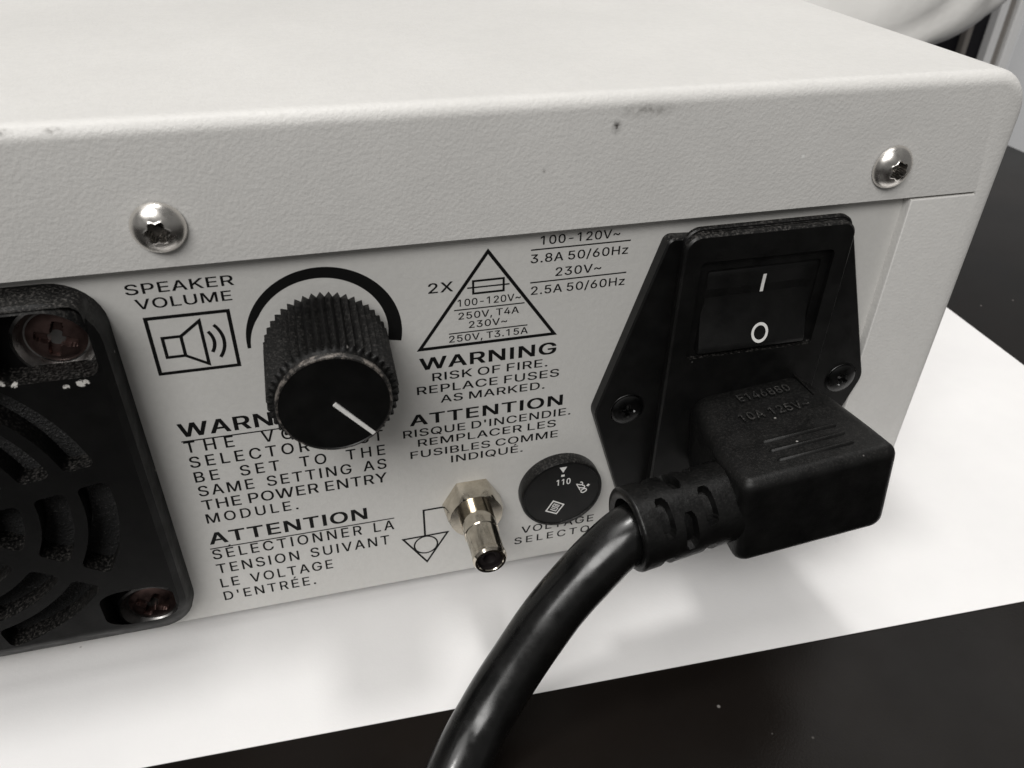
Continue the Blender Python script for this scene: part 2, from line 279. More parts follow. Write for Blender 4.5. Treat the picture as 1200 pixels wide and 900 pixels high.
M_cover = painted_metal('cover_paint', (0.685, 0.674, 0.653), 2000, True)
M_panel = painted_metal('panel_paint', (0.635, 0.626, 0.603), 1300, bs=.13)
M_ink = plain('black_ink', (0.008, 0.008, 0.008), 0.5, .12)
M_white = plain('white_ink', (0.8, 0.79, 0.77), 0.5)
M_fan = black_plastic('fan_plastic', 0.003, 0.5, 0.32, spec=.2, scuffs=(((-29.75, -6, 56.8), (1.1, 1.5, .75)), ((-31.7, -6, 56.5), (.6, 1.5, .5)), ((-38.4, -6, 58.5), (1.0, 1.5, 1.2)), ((-37.2, -6, 57.5), (.5, 1.5, .4))))
M_inlet = black_plastic('inlet_plastic', 0.004, 0.4, 0.4, grain=4000, grain_d=0.00001)
M_rocker = black_plastic('rocker_plastic', 0.004, 0.5, 0.0, grain=3500, grain_d=0.00002)
M_knob = black_plastic('knob_plastic', 0.003, 0.5, 0.14, spec=.22)
M_plug = black_plastic('plug_vinyl', 0.005, 0.42, 0.06, grain=1800, grain_d=0.00004, spec=.24)
M_relief = black_plastic('relief_vinyl', 0.004, 0.36, 0.04, grain=900, grain_d=0.00012)
M_emboss = black_plastic('moulded_letters', 0.016, 0.4, 0.3, grain=1800, grain_d=0.00004)  # paler than the plug: highlights of raised letters put into the colour, plus dust
M_cable = black_plastic('cable_vinyl', 0.004, 0.24, 0.0, grain=500, grain_d=0.00001, spec=.55, lint=.985)
M_nickel = metal('nickel', (0.72, 0.66, 0.56), 0.13, .5)
M_steel = metal('steel', (0.86, 0.83, 0.79), 0.27, .25)
M_socket_shade = metal('shaded_socket_steel', (0.16, 0.15, 0.14), 0.3, .5)  # screw steel darkened: shade of the deep socket put into the colour
M_collar = metal('collar_steel', (0.42, 0.41, 0.40), 0.3, .5)
M_rusty = metal('dark_screw', (0.16, 0.105, 0.095), 0.42, .5)
M_blackscrew = metal('black_screw', (0.05, 0.05, 0.05), 0.3)
M_hole = plain('dark_bore', (0.015, 0.012, 0.012), 0.5)
M_rubber = plain('rubber', (0.02, 0.02, 0.02), 0.7)


def foam_mat():
    mt, nt, b = new_mat('foam')
    f = noise(nt, 2200, 3, .75)
    c = mix(nt, ramp(nt, f, [(0.60, 0.0), (0.78, 1.0)]), (0.012, 0.012, 0.012), (0.2, 0.195, 0.19))
    nt.links.new(c, b.inputs['Base Color'])
    b.inputs['Roughness'].default_value = 0.6
    bump(nt, b, f, 0.0006, 1.0)
    return mt


M_foam = foam_mat()


def knob_rim_mat():
    mt, nt, b = new_mat('worn_rim')
    f = noise(nt, 700, 5, .8)
    c = mix(nt, ramp(nt, f, [(0.48, 0.0), (0.64, 1.0)]), (0.010, 0.009, 0.008), (0.22, 0.195, 0.175))
    nt.links.new(c, b.inputs['Base Color'])
    b.inputs['Roughness'].default_value = 0.55
    bump(nt, b, f, 0.00015, .8)
    return mt


M_rim = knob_rim_mat()


def table_mat():
    mt, nt, b = new_mat('table_laminate')
    c = mix(nt, ramp(nt, noise(nt, 9, 4), [(0.35, 0.0), (0.7, 1.0)]), (0.004, 0.0035, 0.0033), (0.010, 0.0078, 0.0065))
    v = N(nt, 'ShaderNodeTexVoronoi')
    v.inputs['Scale'].default_value = 170
    nt.links.new(N(nt, 'ShaderNodeTexCoord').outputs['Object'], v.inputs['Vector'])
    near = ramp(nt, v.outputs['Distance'], [(0.03, 1.0), (0.06, 0.0)])
    pick = N(nt, 'ShaderNodeSeparateColor')
    nt.links.new(v.outputs['Color'], pick.inputs[0])
    some = ramp(nt, pick.outputs[0], [(0.90, 0.0), (0.96, 1.0)])
    c = mix(nt, math_n(nt, 'MULTIPLY', near, some), c, (0.16, 0.15, 0.14))
    nt.links.new(c, b.inputs['Base Color'])
    b.inputs['Roughness'].default_value = 0.3
    r = ramp(nt, noise(nt, 30, 5, .7), [(0.3, .17), (0.7, .28)])
    nt.links.new(r, b.inputs['Roughness'])
    b.inputs['Specular IOR Level'].default_value = 0.11
    bump(nt, b, noise(nt, 2600, 2), 0.00003, .6)
    return mt


M_table = table_mat()


def paper_mat():
    mt, nt, b = new_mat('paper')
    c = mix(nt, ramp(nt, noise(nt, 60, 4), [(0.3, 0.0), (0.7, 1.0)]), (0.80, 0.79, 0.787), (0.835, 0.825, 0.82))
    v = N(nt, 'ShaderNodeTexVoronoi')
    v.inputs['Scale'].default_value = 130
    nt.links.new(N(nt, 'ShaderNodeTexCoord').outputs['Object'], v.inputs['Vector'])
    near = ramp(nt, v.outputs['Distance'], [(0.025, 1.0), (0.05, 0.0)])
    pick = N(nt, 'ShaderNodeSeparateColor')
    nt.links.new(v.outputs['Color'], pick.inputs[0])
    some = ramp(nt, pick.outputs[0], [(0.93, 0.0), (0.95, 1.0)])
    c = mix(nt, math_n(nt, 'MULTIPLY', near, some), c, (0.25, 0.22, 0.2))
    nt.links.new(c, b.inputs['Base Color'])
    b.inputs['Roughness'].default_value = 0.75
    b.inputs['Specular IOR Level'].default_value = 0.25
    bump(nt, b, noise(nt, 1500, 3), 0.00004, .5)
    return mt


M_paper = paper_mat()

# ------------------------------------------------------------------ helpers (all shapes in millimetres)
def link(name, bm, mat, parent=None, smooth=None, at=(0, 0, 0), bev=None):
    for v in bm.verts:
        v.co = v.co * MM
    me = bpy.data.meshes.new(name)
    bm.to_mesh(me)
    bm.free()
    for mt in (mat if isinstance(mat, (list, tuple)) else [mat]):
        me.materials.append(mt)
    o = bpy.data.objects.new(name, me)
    COL.objects.link(o)
    o.location = Vector(at) * MM
    if parent:
        o.parent = parent
    if smooth is not None:
        me.polygons.foreach_set('use_smooth', [True] * len(me.polygons))
        me.set_sharp_from_angle(angle=math.radians(smooth))
    if bev:
        mod = o.modifiers.new('bevel', 'BEVEL')
        mod.width = bev * MM
        mod.segments = 3
        mod.limit_method = 'ANGLE'
        mod.angle_limit = math.radians(40)
        mod.harden_normals = True
        me.polygons.foreach_set('use_smooth', [True] * len(me.polygons))
        me.set_sharp_from_angle(angle=math.radians(40))
    return o


def empty(name, loc=(0, 0, 0)):
    o = bpy.data.objects.new(name, None)
    o.empty_display_size = 0.01
    COL.objects.link(o)
    o.location = Vector(loc) * MM
    return o


def tag(o, label=None, cat=None, group=None, kind=None):
    for k, v in (('label', label), ('category', cat), ('group', group), ('kind', kind)):
        if v:
            o[k] = v
    return o


def box(bm, x0, x1, y0, y1, z0, z1, mi=0):
    vs_ = [bm.verts.new((x, y, z)) for x in (x0, x1) for y in (y0, y1) for z in (z0, z1)]
    for q in ((0, 1, 3, 2), (4, 6, 7, 5), (0, 4, 5, 1), (2, 3, 7, 6), (0, 2, 6, 4), (1, 5, 7, 3)):
        f = bm.faces.new([vs_[i] for i in q])
        f.material_index = mi
    return vs_


def rrect(x0, x1, z0, z1, r, n=7):
    """rounded rectangle, counter-clockwise in (x, z); r is one radius or four (bl, br, tr, tl)"""
    rr = (r,) * 4 if isinstance(r, (int, float)) else r
    out = []
    for (cx, cz, a0), q in zip(((x0, z0, PI), (x1, z0, 1.5 * PI), (x1, z1, 0), (x0, z1, .5 * PI)), rr):
        sx = 1 if cx == x0 else -1
        sz = 1 if cz == z0 else -1
        for i in range(n + 1):
            a = a0 + .5 * PI * i / n
            out.append((cx + sx * q + q * math.cos(a), cz + sz * q + q * math.sin(a)))
    return out


def round_poly(pts, radii, n=6):
    """round the corners of a counter-clockwise polygon"""
    out = []
    k = len(pts)
    for i in range(k):
        p, a, b = Vector(pts[i]), Vector(pts[i - 1]), Vector(pts[(i + 1) % k])
        r = radii[i] if isinstance(radii, (list, tuple)) else radii
        u, v = (a - p).normalized(), (b - p).normalized()
        ang = u.angle(v)
        d = r / math.tan(ang / 2)
        c = p + (u + v).normalized() * (r / math.sin(ang / 2))
        s, e = p + u * d - c, p + v * d - c
        a0 = math.atan2(s.y, s.x)
        da = (math.atan2(e.y, e.x) - a0 + PI) % (2 * PI) - PI
        for j in range(n + 1):
            t = a0 + da * j / n
            out.append((c.x + r * math.cos(t), c.y + r * math.sin(t)))
    return out


def inset(poly, d):
    out = []
    k = len(poly)
    for i in range(k):
        p, a, b = Vector(poly[i]), Vector(poly[i - 1]), Vector(poly[(i + 1) % k])
        e1, e2 = (p - a), (b - p)
        if e1.length < 1e-9 or e2.length < 1e-9:
            out.append(None)
            continue
        n1, n2 = Vector((-e1.y, e1.x)).normalized(), Vector((-e2.y, e2.x)).normalized()
        nn = (n1 + n2)
        nn = nn / max(nn.length_squared / 2, .3)
        out.append((p.x + nn.x * d, p.y + nn.y * d))
    return [q for q in out if q]


def circle(cx, cz, r, n=40):
    return [(cx + r * math.cos(2 * PI * i / n), cz + r * math.sin(2 * PI * i / n)) for i in range(n)]


def cap(bm, loops, y, mi=0):
    """flat face at depth y filling loops[0] minus the holes loops[1:]"""
    flat, es = [], []
    for lp in loops:
        k0 = len(flat)
        flat += [Vector(p) for p in lp]
        es += [(k0 + i, k0 + (i + 1) % len(lp)) for i in range(len(lp))]
    ov, _, of = delaunay_2d_cdt(flat, es, [], 0, 1e-5)[:3]
    bv = [bm.verts.new((p.x, y, p.y)) for p in ov]
    for t in of:
        c = (ov[t[0]] + ov[t[1]] + ov[t[2]]) / 3
        c = (c.x, c.y)
        if wind(c, loops[:1]) and not any(wind(c, [h]) for h in loops[1:]):
            bm.faces.new([bv[i] for i in t]).material_index = mi


def wall(bm, lp, y0, y1, lp2=None, mi=0):
    lp2 = lp2 or lp
    a = [bm.verts.new((p[0], y0, p[1])) for p in lp]
    b = [bm.verts.new((p[0], y1, p[1])) for p in lp2]
    k = len(lp)
    for i in range(k):
        f = bm.faces.new((a[i], a[(i + 1) % k], b[(i + 1) % k], b[i]))
        f.material_index = mi


def prism(bm, outer, y0, y1, holes=(), cham=0.0, mi=0, back=True):
    """slab between y0 (front, smaller y) and y1 (back); cham = chamfer of the front outer edge"""
    if cham:
        ins = inset(outer, cham)
        if len(ins) != len(outer):
            ins = outer
        wall(bm, ins, y0, y0 + cham, outer, mi)
        wall(bm, outer, y0 + cham, y1, None, mi)
        front = ins
    else:
        wall(bm, outer, y0, y1, None, mi)
        front = outer
    for h in holes:
        wall(bm, h, y0, y1, None, mi)
    cap(bm, [front] + list(holes), y0, mi)
    if back:
        cap(bm, [outer] + list(holes), y1, mi)


def done(bm, dist=1e-4):
    bmesh.ops.remove_doubles(bm, verts=bm.verts, dist=dist)
    bmesh.ops.recalc_face_normals(bm, faces=bm.faces)
    return bm


def lathe(bm, prof, cx, cz, n=64, rfun=None, mi=0, caps=True):
    """profile of (radius, y) turned about the y axis through (cx, cz)"""
    rings = []
    for r, y in prof:
        ring = []
        for j in range(n):
            t = 2 * PI * j / n
            q = rfun(r, y, t) if rfun else r
            ring.append(bm.verts.new((cx + q * math.cos(t), y, cz + q * math.sin(t))))
        rings.append(ring)
    for a, b in zip(rings, rings[1:]):
        for j in range(n):
            f = bm.faces.new((a[j], a[(j + 1) % n], b[(j + 1) % n], b[j]))
            f.material_index = mi
    for ring, (r, y) in ((rings[0], prof[0]), (rings[-1], prof[-1])):
        if caps and r > 0.02:
            f = bm.faces.new(ring)
            f.material_index = mi


def head(bm, radii, hfun, n=60):
    """a screw head seen from the front: height hfun(x, z) above y = 0 towards -y"""
    c = bm.verts.new((0, -hfun(0, 0), 0))
    prev = None
    for r in radii:
        ring = []
        for j in range(n):
            t = 2 * PI * j / n
            x, z = r * math.cos(t), r * math.sin(t)
            ring.append(bm.verts.new((x, -hfun(x, z), z)))
        if prev is None:
            for j in range(n):
                bm.faces.new((c, ring[j], ring[(j + 1) % n]))
        else:
            for j in range(n):
                bm.faces.new((prev[j], ring[j], ring[(j + 1) % n], prev[(j + 1) % n]))
        prev = ring


# ------------------------------------------------------------------ lettering
def wind(p, loops):
    w = 0
    x, y = p
    for lp in loops:
        k = len(lp)
        for i in range(k):
            (x0, y0), (x1, y1) = lp[i], lp[(i + 1) % k]
            if (y0 <= y) != (y1 <= y):
                if x0 + (y - y0) * (x1 - x0) / (y1 - y0) > x:
                    w += 1 if y1 > y0 else -1
    return w


CACHE = {}


def glyph(ch, bold):
    key = (ch, bold)
    if key in CACHE:
        return CACHE[key]
    adv, raw = GLYPHS[ch]
    loops = [[(s[i], s[i + 1]) for i in range(0, len(s), 2)] for s in raw]
    if True:
        d = 18 if bold else 9
        big = []
        for dx, dy in ((-d, -d * .45), (d, -d * .45), (d, d * .45), (-d, d * .45), (0, 0)):
            big += [[(x + dx, y * (1 - .9 * d / 509) + dy + d * .45) for x, y in lp] for lp in loops]
        loops = big
    vs_, es = [], []
    for lp in loops:
        s = len(vs_)
        vs_ += [Vector(p) for p in lp]
        es += [(s + i, s + (i + 1) % len(lp)) for i in range(len(lp))]
    ov, oe, of = delaunay_2d_cdt(vs_, es, [], 0, 0.5)[:3]
    keep = []
    for f in of:
        c = ((ov[f[0]].x + ov[f[1]].x + ov[f[2]].x) / 3, (ov[f[0]].y + ov[f[1]].y + ov[f[2]].y) / 3)
        if wind(c, loops) != 0:
            keep.append(tuple(f))
    used = {i for f in keep for i in f}
    xs_ = [ov[i].x for i in used]
    CACHE[key] = (adv + (10 if bold else 0), [(v.x, v.y) for v in ov], keep, min(xs_), max(xs_))
    return CACHE[key]


def lay(text, cap_h, xs, x0, x1, bold=False, spw=0.0):
    """[(char, x, xscale, scale)]; width x0..x1 filled by tracking (spaces take spw times as much extra)"""
    s = cap_h / 509
    if xs is None:                      # stretch the letters themselves
        tr = 0.05
        nat = 0
        for i, ch in enumerate(text):
            nat += (150 + 60 * spw if ch == ' ' else glyph(ch, bold)[0] + tr * 509)
        xs = (x1 - x0) / (nat - tr * 509 - 40) / s
        out, x = [], x0 - glyph(text[0], bold)[3] * s * xs
        for ch in text:
            if ch == ' ':
                x += (150 + 60 * spw) * s * xs
                continue
            out.append((ch, x, xs, s))
            x += (glyph(ch, bold)[0] + tr * 509) * s * xs
        return out
    first, last = glyph(text[0], bold), glyph(text[-1], bold)
    nat = -first[3] - (last[0] - last[4])
    wt = 0
    for i, ch in enumerate(text):
        nat += 150 if ch == ' ' else glyph(ch, bold)[0]
        wt += (spw if ch == ' ' else 1)
    wt -= 1
    t = ((x1 - x0) - nat * s * xs) / max(wt, 1)
    out, x = [], x0 - first[3] * s * xs
    for ch in text:
        if ch == ' ':
            x += 150 * s * xs + t * spw
            continue
        out.append((ch, x, xs, s))
        x += glyph(ch, bold)[0] * s * xs + t
    return out


def letters(bm, text, cap_h, xs, x0, x1, z, bold=False, spw=0.0, y=-0.03, place=None, depth=0.0):
    z += cap_h * .04
    cap_h *= .95 if bold else .89
    for ch, gx, kx, s in lay(text, cap_h, xs, x0, x1, bold, spw):
        _, vv, tris, _, _ = glyph(ch, bold)
        put = place or (lambda a, b, h: Vector((a, y - h, b)))
        ids = {}
        for t in tris:
            for i in t:
                if i not in ids:
                    ids[i] = bm.verts.new(put(gx + vv[i][0] * s * kx, z + vv[i][1] * s, depth))
        for t in tris:
            bm.faces.new([ids[i] for i in t])
        if depth:
            cnt = {}
            for t in tris:
                for a, b in ((t[0], t[1]), (t[1], t[2]), (t[2], t[0])):
                    cnt[(a, b)] = 1
            low = {}
            for (a, b) in cnt:
                if (b, a) not in cnt:
                    for i in (a, b):
                        if i not in low:
                            low[i] = bm.verts.new(put(gx + vv[i][0] * s * kx, z + vv[i][1] * s, 0))
                    bm.faces.new((ids[b], ids[a], low[a], low[b]))


def stroke(bm, pts, w, y=-0.03, closed=False):
    """flat mitred line of width w through (x, z) points"""
    k = len(pts)
    P = [Vector(p) for p in pts]
    L, Rr = [], []
    for i in range(k):
        a = P[i - 1] if (i > 0 or closed) else None
        b = P[(i + 1) % k] if (i < k - 1 or closed) else None
        d1 = (P[i] - a).normalized() if a is not None else None
        d2 = (b - P[i]).normalized() if b is not None else None
        d1 = d1 or d2
        d2 = d2 or d1
        n1, n2 = Vector((-d1.y, d1.x)), Vector((-d2.y, d2.x))
        nn = (n1 + n2)
        nn = nn / max(nn.length_squared / 2, .25)
        L.append(bm.verts.new((P[i].x + nn.x * w / 2, y, P[i].y + nn.y * w / 2)))
        Rr.append(bm.verts.new((P[i].x - nn.x * w / 2, y, P[i].y - nn.y * w / 2)))
    for i in range(k if closed else k - 1):
        j = (i + 1) % k
        bm.faces.new((L[i], Rr[i], Rr[j], L[j]))


def arc(cx, cz, r, a0, a1, n=24):
    return [(cx + r * math.cos(a0 + (a1 - a0) * i / n), cz + r * math.sin(a0 + (a1 - a0) * i / n)) for i in range(n + 1)]


# ------------------------------------------------------------------ the setting: table, floor
bm = bmesh.new()
box(bm, -1500, 1800, -1500, 2600, -760, -740)
tag(link('floor', done(bm), plain('floor_vinyl', (0.10, 0.09, 0.11), .5)), kind='structure')
bm = bmesh.new()
box(bm, -700, 306.5, -420, 900, -28, 0)
tag(link('table_top', done(bm), M_table, bev=1.0), kind='structure')

# ------------------------------------------------------------------ paper
bm = bmesh.new()
ax, ay = Vector((1, -.0362)).normalized(), Vector((.0362, 1)).normalized()
corner = Vector((173.4, -30.2))          # front right corner
W, H, nx, ny = 297.0, 210.0, 60, 40
top, low = [], []
for j in range(ny + 1):
    for i in range(nx + 1):
        p = corner - ax * (W * i / nx) + ay * (H * j / ny)
        lift = .10 + .04 * math.sin(i * .35) * math.sin(j * .3)
        top.append(bm.verts.new((p.x, p.y, .14 + lift)))
        low.append(bm.verts.new((p.x, p.y, lift)))
idx = lambda i, j: j * (nx + 1) + i
for j in range(ny):
    for i in range(nx):
        q = (idx(i, j), idx(i + 1, j), idx(i + 1, j + 1), idx(i, j + 1))
        bm.faces.new([top[k] for k in q])
        bm.faces.new([low[k] for k in reversed(q)])
edge = [idx(i, 0) for i in range(nx + 1)] + [idx(nx, j) for j in range(1, ny + 1)] + [idx(i, ny) for i in range(nx - 1, -1, -1)] + [idx(0, j) for j in range(ny - 1, 0, -1)]
for a, b in zip(edge, edge[1:] + edge[:1]):
    bm.faces.new((top[a], top[b], low[b], low[a]))
paper = link('paper_sheet', done(bm, 1e-6), M_paper, smooth=40)
tag(paper, 'blank white sheet of paper under the grey instrument on the black table', 'paper')

# ------------------------------------------------------------------ the instrument
inst = empty('instrument')
tag(inst, 'beige grey electronic instrument seen from its printed rear panel, lying on white paper', 'instrument')

# cover: top, rear flange and the return strip at the right, one bent sheet
bm = bmesh.new()
XR, ZT, XS = 103.6, 87.0, 88.3
ro = 6.4
prof = [(-230, 69.12), (99.6, 69.12), (99.6, 68.7), (XS, 68.7), (XS, 4), (XR, 4)]
prof += [(XR - ro + ro * math.cos(a), ZT - ro + ro * math.sin(a)) for a in [.5 * PI * i / 8 for i in range(9)]]
prof += [(-230, ZT)]
fv = [bm.verts.new((x, -1.6, z)) for x, z in prof]
bv = [bm.verts.new((x, 205, z)) for x, z in prof]
k = len(prof)
for i in range(k):
    bm.faces.new((fv[i], fv[(i + 1) % k], bv[(i + 1) % k], bv[i]))
bm.faces.new(fv)
bm.faces.new(bv)
done(bm)
bm.edges.ensure_lookup_table()
big, small = [], []
for e in bm.edges:
    a, b = e.verts
    if abs(a.co.y + 1.6) < 1e-3 and abs(b.co.y + 1.6) < 1e-3:
        mx, mz = (a.co.x + b.co.x) / 2, (a.co.z + b.co.z) / 2
        if mz > ZT - ro - .1 or mx > XR - .05:
            big.append(e)
        elif mx > -229 and mz > 4.1 and mx < XR - 1:
            small.append(e)
bmesh.ops.bevel(bm, geom=big, offset=2.0, segments=7, affect='EDGES', profile=.5, clamp_overlap=True)
small = [e for e in bm.edges if all(abs(v.co.y + 1.6) < 1e-3 for v in e.verts) and (e.verts[0].co.z + e.verts[1].co.z) / 2 < 69 and 4.1 < (e.verts[0].co.z + e.verts[1].co.z) / 2 and -229 < (e.verts[0].co.x + e.verts[1].co.x) / 2 < 100.9]
bmesh.ops.bevel(bm, geom=small, offset=.28, segments=3, affect='EDGES', profile=.5)
link('cover', done(bm), M_cover, inst, smooth=35)

bm = bmesh.new()
box(bm, -226, 90.4, 0, 2, 4, 70.5)
box(bm, -226, 102, 2.2, 202, 4.6, 68.2)
link('back_panel', done(bm), M_panel, inst)

for x in (-190, 80):
    for y in (30, 175):
        bm = bmesh.new()
        zz = 4.6
        ring0 = [bm.verts.new((x + 6 * math.cos(t * PI / 12), y + 6 * math.sin(t * PI / 12), .35)) for t in range(24)]
        ring1 = [bm.verts.new((x + 7 * math.cos(t * PI / 12), y + 7 * math.sin(t * PI / 12), zz)) for t in range(24)]
        for t in range(24):
            bm.faces.new((ring0[t], ring0[(t + 1) % 24], ring1[(t + 1) % 24], ring1[t]))
        bm.faces.new(ring0)
        bm.faces.new(ring1)
        link('rubber_foot', done(bm), M_rubber, inst, smooth=40)

# button head screws with a six-lobed socket
def button(x, z):
    r = math.hypot(x, z)
    t = math.atan2(z, x)
    h = 1.95 * math.sqrt(max(0, 1 - (r / 3.22) ** 2))
    rs = 1.22 + .17 * math.cos(6 * t)
    if r < .42:
        return .7
    if r < rs:
        return .15
    return h + (.08 if r < rs + .14 else 0)


bm = bmesh.new()
head(bm, [.2, .4, .46, .7, .9, 1.0, 1.08, 1.14, 1.2, 1.26, 1.32, 1.38, 1.44, 1.52, 1.62, 1.8, 2.0, 2.2, 2.4, 2.6, 2.8, 2.95, 3.08, 3.16, 3.2], button, 96)
done(bm)
for f in bm.faces:
    c_ = f.calc_center_median()
    r_ = math.hypot(c_.x, c_.z)
    if r_ < 1.2 + .17 * math.cos(6 * math.atan2(c_.z, c_.x)):
        f.material_index = 1
s0 = link('cover_screw', bm, [M_steel, M_socket_shade], inst, smooth=38, at=(-17.45, -1.6, 74.4))
s1 = s0.copy()
COL.objects.link(s1)
s1.location = Vector((82.9, -1.6, 74.3)) * MM
s1.rotation_euler = (0, math.radians(22), 0)
s1.parent = inst

# ---- printing on the panel, each block a part
def printed(name, rows, extra=None):
    b_ = bmesh.new()
    for r in rows:
        letters(b_, *r[:6], **(r[6] if len(r) > 6 else {}))
    if extra:
        extra(b_)
    return link(name, b_, M_ink, inst)


B_ = dict(bold=True)
printed('speaker_text', [("SPEAKER", 1.62, None, -23.5, -10.5, 65.0), ("VOLUME", 1.62, None, -22.75, -11.1, 62.85)])


def icon(b_):
    stroke(b_, [(-22.1, 52.95), (-11.95, 52.95), (-11.95, 61.45), (-22.1, 61.45)], .48, closed=True)
    stroke(b_, [(-20.7, 55.4), (-18.4, 55.4), (-18.4, 58.4), (-20.7, 58.4)], .42, closed=True)
    stroke(b_, [(-18.4, 58.4), (-15.74, 60.4), (-15.74, 53.7), (-18.4, 55.4)], .42, y=-.034)
    stroke(b_, arc(-17.2, 57.05, 2.75, -.62, .62), .45)
    stroke(b_, arc(-17.2, 57.05, 4.0, -.68, .68), .45)


printed('speaker_symbol', [], icon)


def crescent(b_):
    n = 80
    a0, a1 = math.radians(183), math.radians(-12)
    prev = None
    for i in range(n + 1):
        s = i / n
        a = a0 + (a1 - a0) * s
        ri = 10.5 - (.45 + 1.5 * s ** .4 * min(1, s * 6 + .1))
        q = [b_.verts.new((0.05 + rr * math.cos(a), -.03, 55.9 + rr * math.sin(a))) for rr in (10.5, ri)]
        if prev:
            b_.faces.new((prev[0], q[0], q[1], prev[1]))
        prev = q


printed('volume_arc', [], crescent)

J = dict(spw=2.6)
printed('voltage_warning_text', [
    ("WARNING", 2.55, None, -21.9, -1.2, 41.85, B_),
    ("THE VOLTAGE", 2.3, .94, -21.7, 6.5, 38.95, J),
    ("SELECTOR MUST", 2.3, .94, -21.6, 6.5, 36.12, dict(spw=1.6)),
    ("BE SET TO THE", 2.25, .94, -21.5, 6.6, 33.25, dict(spw=3.2)),
    ("SAME SETTING AS", 2.25, .94, -21.5, 6.6, 30.45, dict(spw=2.6)),
    ("THE POWER ENTRY", 2.25, 1.03, -21.5, 6.5, 27.6, dict(spw=.3)),
    ("MODULE.", 2.2, .94, -21.45, -7.7, 24.8)],
    lambda b_: stroke(b_, [(-21.9, 41.2), (8.2, 41.15)], .21))
printed('voltage_caution_text', [
    ("ATTENTION", 2.6, None, -21.9, 2.8, 20.25, B_),
    ("SÉLECTIONNER LA", 2.4, .86, -22.0, 6.9, 16.9, dict(spw=1.8)),
    ("TENSION SUIVANT", 2.4, .86, -21.95, 5.9, 13.6, dict(spw=2.0)),
    ("LE VOLTAGE", 2.35, .86, -21.95, -3.9, 10.25, dict(spw=2.4)),
    ("D'ENTRÉE.", 2.3, .86, -22.0, -7.1, 7.15)],
    lambda b_: stroke(b_, [(-22.1, 19.42), (7.05, 19.5)], .21))


def fuse(b_):
    stroke(b_, [(12.9, 51.75), (33.15, 51.75), (22.98, 66.3)], .5, closed=True)
    stroke(b_, [(20.85, 60.0), (25.25, 60.0), (25.25, 61.95), (20.85, 61.95)], .32, closed=True)
    stroke(b_, [(20.0, 60.95), (26.1, 60.95)], .22, y=-.034)
    stroke(b_, [(18.05, 57.6), (28.4, 57.6)], .18)
    stroke(b_, [(17.2, 53.82), (28.95, 53.82)], .18)


printed('fuse_symbol', [
    ("2X", 1.75, None, 14.5, 18.1, 60.65),
    ("100-120V~", 1.28, None, 18.6, 28.0, 58.08),
    ("250V, T4A", 1.26, None, 18.65, 27.65, 55.97),
    ("230V~", 1.26, None, 20.15, 26.0, 54.38),
    ("250V, T3.15A", 1.26, None, 17.2, 29.1, 52.3)], fuse)
printed('fuse_warning_text', [
    ("WARNING", 2.2, None, 12.7, 33.6, 48.05, B_),
    ("RISK OF FIRE.", 1.6, None, 14.5, 32.55, 45.9),
    ("REPLACE FUSES", 1.6, None, 12.1, 34.5, 43.75),
    ("AS MARKED.", 1.55, None, 15.6, 32.1, 41.75)])
printed('fuse_caution_text', [
    ("ATTENTION", 2.15, None, 10.7, 35.3, 38.02, B_),
    ("RISQUE D'INCENDIE.", 1.62, None, 9.55, 36.9, 35.85),
    ("REMPLACER LES", 1.6, None, 11.75, 34.5, 33.8),
    ("FUSIBLES COMME", 1.6, None, 10.45, 34.95, 31.55),
    ("INDIQUÉ.", 1.6, None, 16.9, 29.05, 29.55)])


def ratings(b_):
    stroke(b_, [(29.1, 65.82), (43.9, 65.85)], .2)
    stroke(b_, [(29.15, 60.72), (43.75, 60.78)], .2)


printed('power_rating_text', [
    ("100-120V~", 1.48, None, 30.45, 42.4, 66.42),
    ("3.8A 50/60Hz", 1.5, None, 29.1, 43.75, 63.72),
    ("230V~", 1.5, None, 32.85, 39.95, 61.32),
    ("2.5A 50/60Hz", 1.5, None, 29.3, 43.8, 58.68)], ratings)
printed('voltage_selector_text', [
    ("VOLTAGE", 1.85, 1.15, 29.1, 42.65, 10.5),
    ("SELECTOR", 1.8, 1.15, 27.85, 44.2, 8.0)])


def ground(b_):
    stroke(b_, [(17.0, 20.15), (11.97, 20.1), (11.97, 14.25)], .34)
    stroke(b_, [(8.2, 14.1), (15.9, 14.2), (12.05, 7.8)], .34, closed=True)
    stroke(b_, arc(12.03, 12.0, 2.0, 0, 2 * PI, 40)[:-1], .28, y=-.034, closed=True)


printed('equipotential_symbol', [], ground)

